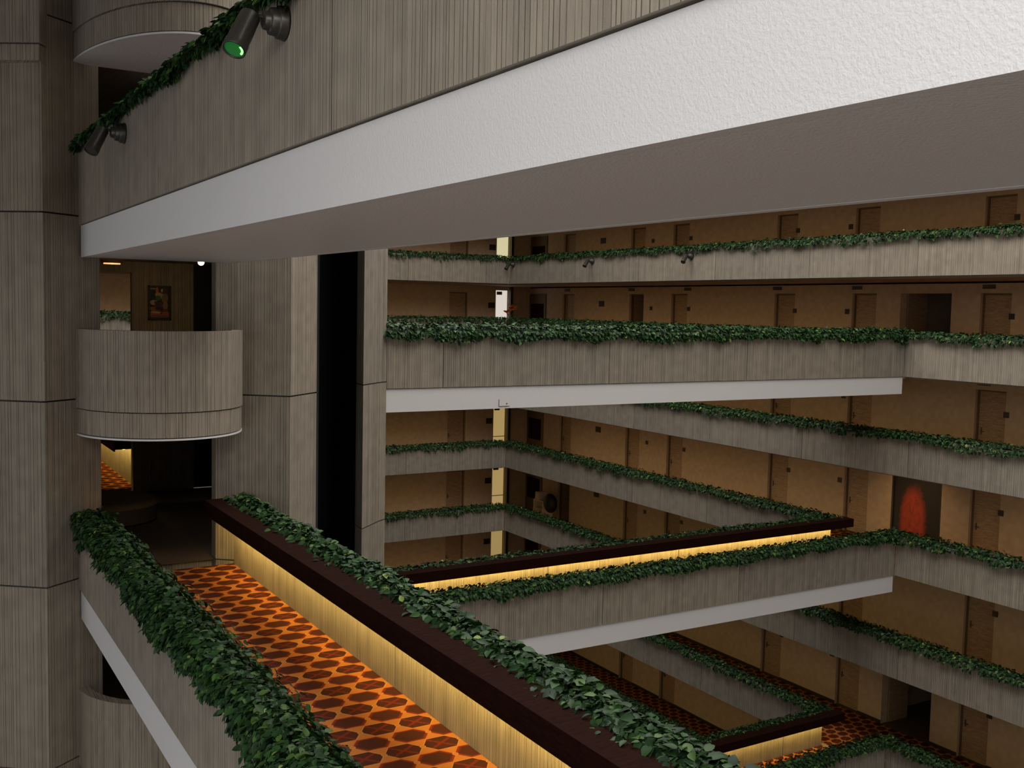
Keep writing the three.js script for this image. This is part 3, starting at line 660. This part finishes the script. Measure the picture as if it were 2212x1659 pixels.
// ---------------------------------------------------------------- the shell
single('floor', box(-14, XW + RD + .2, -21.3, -21, ZW - 1.1, 8.6), M.floorStone, 'stone lobby floor at the foot of the atrium', 'floor', null, 'structure');
{
  const g = group('ceiling', 'dark concrete roof over the atrium with a long skylight and an added low one', 'ceiling', null, 'structure'), A = SUN.addedSkyLeft, S = SUN.sky, y0 = S.y, y1 = S.y + .5;
  part(g, 'roof_slab', merge([box(2, XW + RD + .5, y0, y1, ZW - 1.4, S.z0), box(2, S.x0, y0, y1, S.z0, 8.9), box(S.x1, XW + RD + .5, y0, y1, S.z0, 8.9), box(S.x0, S.x1, y0, y1, S.z1, 8.9)]), M.roof);
  part(g, 'added_low_roof', merge([box(-9.3, 2, A.y, A.y + .4, ZW - 1.4, A.z0), box(-9.3, 2, A.y, A.y + .4, A.z1, 8.9), box(-9.3, A.x0, A.y, A.y + .4, A.z0, A.z1), box(A.x1, 2, A.y, A.y + .4, A.z0, A.z1), box(1.7, 2, A.y + .4, y1, ZW - 1.4, 8.9)]), M.roof);  // unseen roof, set low so the upper tower gets less skylight
  part(g, 'added_shade_beam', box(-9, 2, 4.3, A.y, -8.4, -7.9), M.concrete[2]);  // unseen beam, added to keep the low skylight off the upper tower
  [[S, 4, 8, 'window_20', 'long frosted skylight over the galleries'], [A, 3, 5, 'window_23', 'unseen low skylight added to light the overhead footbridge']].forEach(([S, nx, nz, name, lab]) => {  // the low skylight is unseen, added to brighten the overhead bridge
    const glowSky = std({ color: lin(.6, .6, .6), emissive: S.color, emissiveIntensity: .06 }), dx = (S.x1 - S.x0) / nx, dz = (S.z1 - S.z0) / nz;
    const w = new THREE.Group(); w.name = name; w.userData = { label: lab, category: 'skylight', kind: 'structure' }; scene.add(w);
    for (let i = 0; i < nx; i++) for (let j = 0; j < nz; j++) part(w, 'pane', box(S.x0 + i * dx + .05, S.x0 + (i + 1) * dx - .05, S.y + .1, S.y + .13, S.z0 + j * dz + .05, S.z0 + (j + 1) * dz - .05), glowSky);
    const bars = []; for (let i = 0; i <= nx; i++) bars.push(box(S.x0 + i * dx - .05, S.x0 + i * dx + .05, S.y, S.y + .2, S.z0, S.z1)); for (let j = 0; j <= nz; j++) bars.push(box(S.x0, S.x1, S.y, S.y + .2, S.z0 + j * dz - .05, S.z0 + j * dz + .05));
    part(w, 'glazing_bars', merge(bars), M.steel);
  });
}
{
  const A = SUN.side, B = SUN.back, g = group('wall_left', 'ribbed concrete side wall with two windows added for light', 'wall', null, 'structure'), x = A.x, t = x - .3;
  part(g, 'wall_panel', merge([box(t, x, -21, 15, ZW - 1.1, B.z0), box(t, x, -21, 15, B.z1, A.z0), box(t, x, -21, 15, A.z1, 8.6),
    box(t, x, -21, B.y0, B.z0, B.z1), box(t, x, B.y1, 15, B.z0, B.z1), box(t, x, -21, A.y0, A.z0, A.z1), box(t, x, A.y1, 15, A.z0, A.z1)]), M.concrete[0]);
  [[A, 'window_22', 'unseen frosted side window added to light the overhead footbridge'], [B, 'window_24', 'unseen frosted window added to light the footbridge sides']].forEach(([S, name, lab]) => {  // both openings are unseen, added to light the bridge sides
    const w = new THREE.Group(); w.name = name; w.userData = { label: lab, category: 'window', kind: 'structure' }; scene.add(w);
    const glow = std({ color: lin(.6, .6, .6), emissive: S.color, emissiveIntensity: .06 });
    const n = 6, m = 5, dz = (S.z1 - S.z0) / n, dy = (S.y1 - S.y0) / m, bars = [];
    for (let i = 0; i < n; i++) for (let j = 0; j < m; j++) part(w, 'pane', box(S.x - .1, S.x - .07, S.y0 + j * dy + .05, S.y0 + (j + 1) * dy - .05, S.z0 + i * dz + .05, S.z0 + (i + 1) * dz - .05), glow);
    for (let i = 0; i <= n; i++) bars.push(box(S.x - .12, S.x, S.y0, S.y1, S.z0 + i * dz - .05, S.z0 + i * dz + .05));
    for (let j = 0; j <= m; j++) bars.push(box(S.x - .12, S.x, S.y0 + j * dy - .05, S.y0 + j * dy + .05, S.z0, S.z1));
    part(w, 'glazing_bars', merge(bars), M.steel);
  });
}
single('wall_right', box(XW + RD + .2, XW + RD + .5, -21, 15, ZW - 1.1, 8.6), M.concrete[1], 'concrete wall behind the long galleries', 'wall', null, 'structure');
single('wall_right', box(XW, XW + RD + .2, LY[2] - .1, 15, ZW, 8.3), M.corridor[0], 'blank beige wall above the long galleries', 'wall', null, 'structure');
single('wall_right', box(XW, XW + RD + .2, -21, LY[-5] - .12, ZW, 8.3), M.corridor[0], 'blank beige wall below the long galleries', 'wall', null, 'structure');
single('wall_back', box(-14, XW + RD + .5, -21, 15, ZW - 1.4, ZW - 1.1), M.concrete[2], 'concrete wall behind the end galleries', 'wall', null, 'structure');
{
  const W = SUN.window, g = group('wall_front', 'concrete near-end wall around a great window', 'wall', null, 'structure');
  part(g, 'wall_panel', merge([box(-14, XW + RD + .2, W.y1, 15, W.z, W.z + .4), box(-14, XW + RD + .2, -21, W.y0, W.z, W.z + .4), box(-14, W.x0, W.y0, W.y1, W.z, W.z + .4), box(W.x1, XW + RD + .2, W.y0, W.y1, W.z, W.z + .4)]), M.concrete[1]);
  const w = new THREE.Group(); w.name = 'window_21'; w.userData = { label: 'great frosted window wall at the near end of the atrium', category: 'window', kind: 'structure' }; scene.add(w);
  const glow = std({ color: lin(.6, .6, .6), emissive: W.color, emissiveIntensity: .06 });
  const nx = 8, ny = 7, dx = (W.x1 - W.x0) / nx, dy = (W.y1 - W.y0) / ny;
  for (let i = 0; i < nx; i++) for (let j = 0; j < ny; j++) part(w, 'pane', box(W.x0 + i * dx + .05, W.x0 + (i + 1) * dx - .05, W.y0 + j * dy + .05, W.y0 + (j + 1) * dy - .05, W.z + .05, W.z + .08), glow);
  const bars = []; for (let i = 0; i <= nx; i++) bars.push(box(W.x0 + i * dx - .05, W.x0 + i * dx + .05, W.y0, W.y1, W.z, W.z + .12)); for (let j = 0; j <= ny; j++) bars.push(box(W.x0, W.x1, W.y0 + j * dy - .05, W.y0 + j * dy + .05, W.z, W.z + .12));
  part(w, 'glazing_bars', merge(bars), M.steel);
}
scene.traverse(o => { if (o.isLight && o.shadow) o.castShadow = true; });
renderer.render(scene, camera);
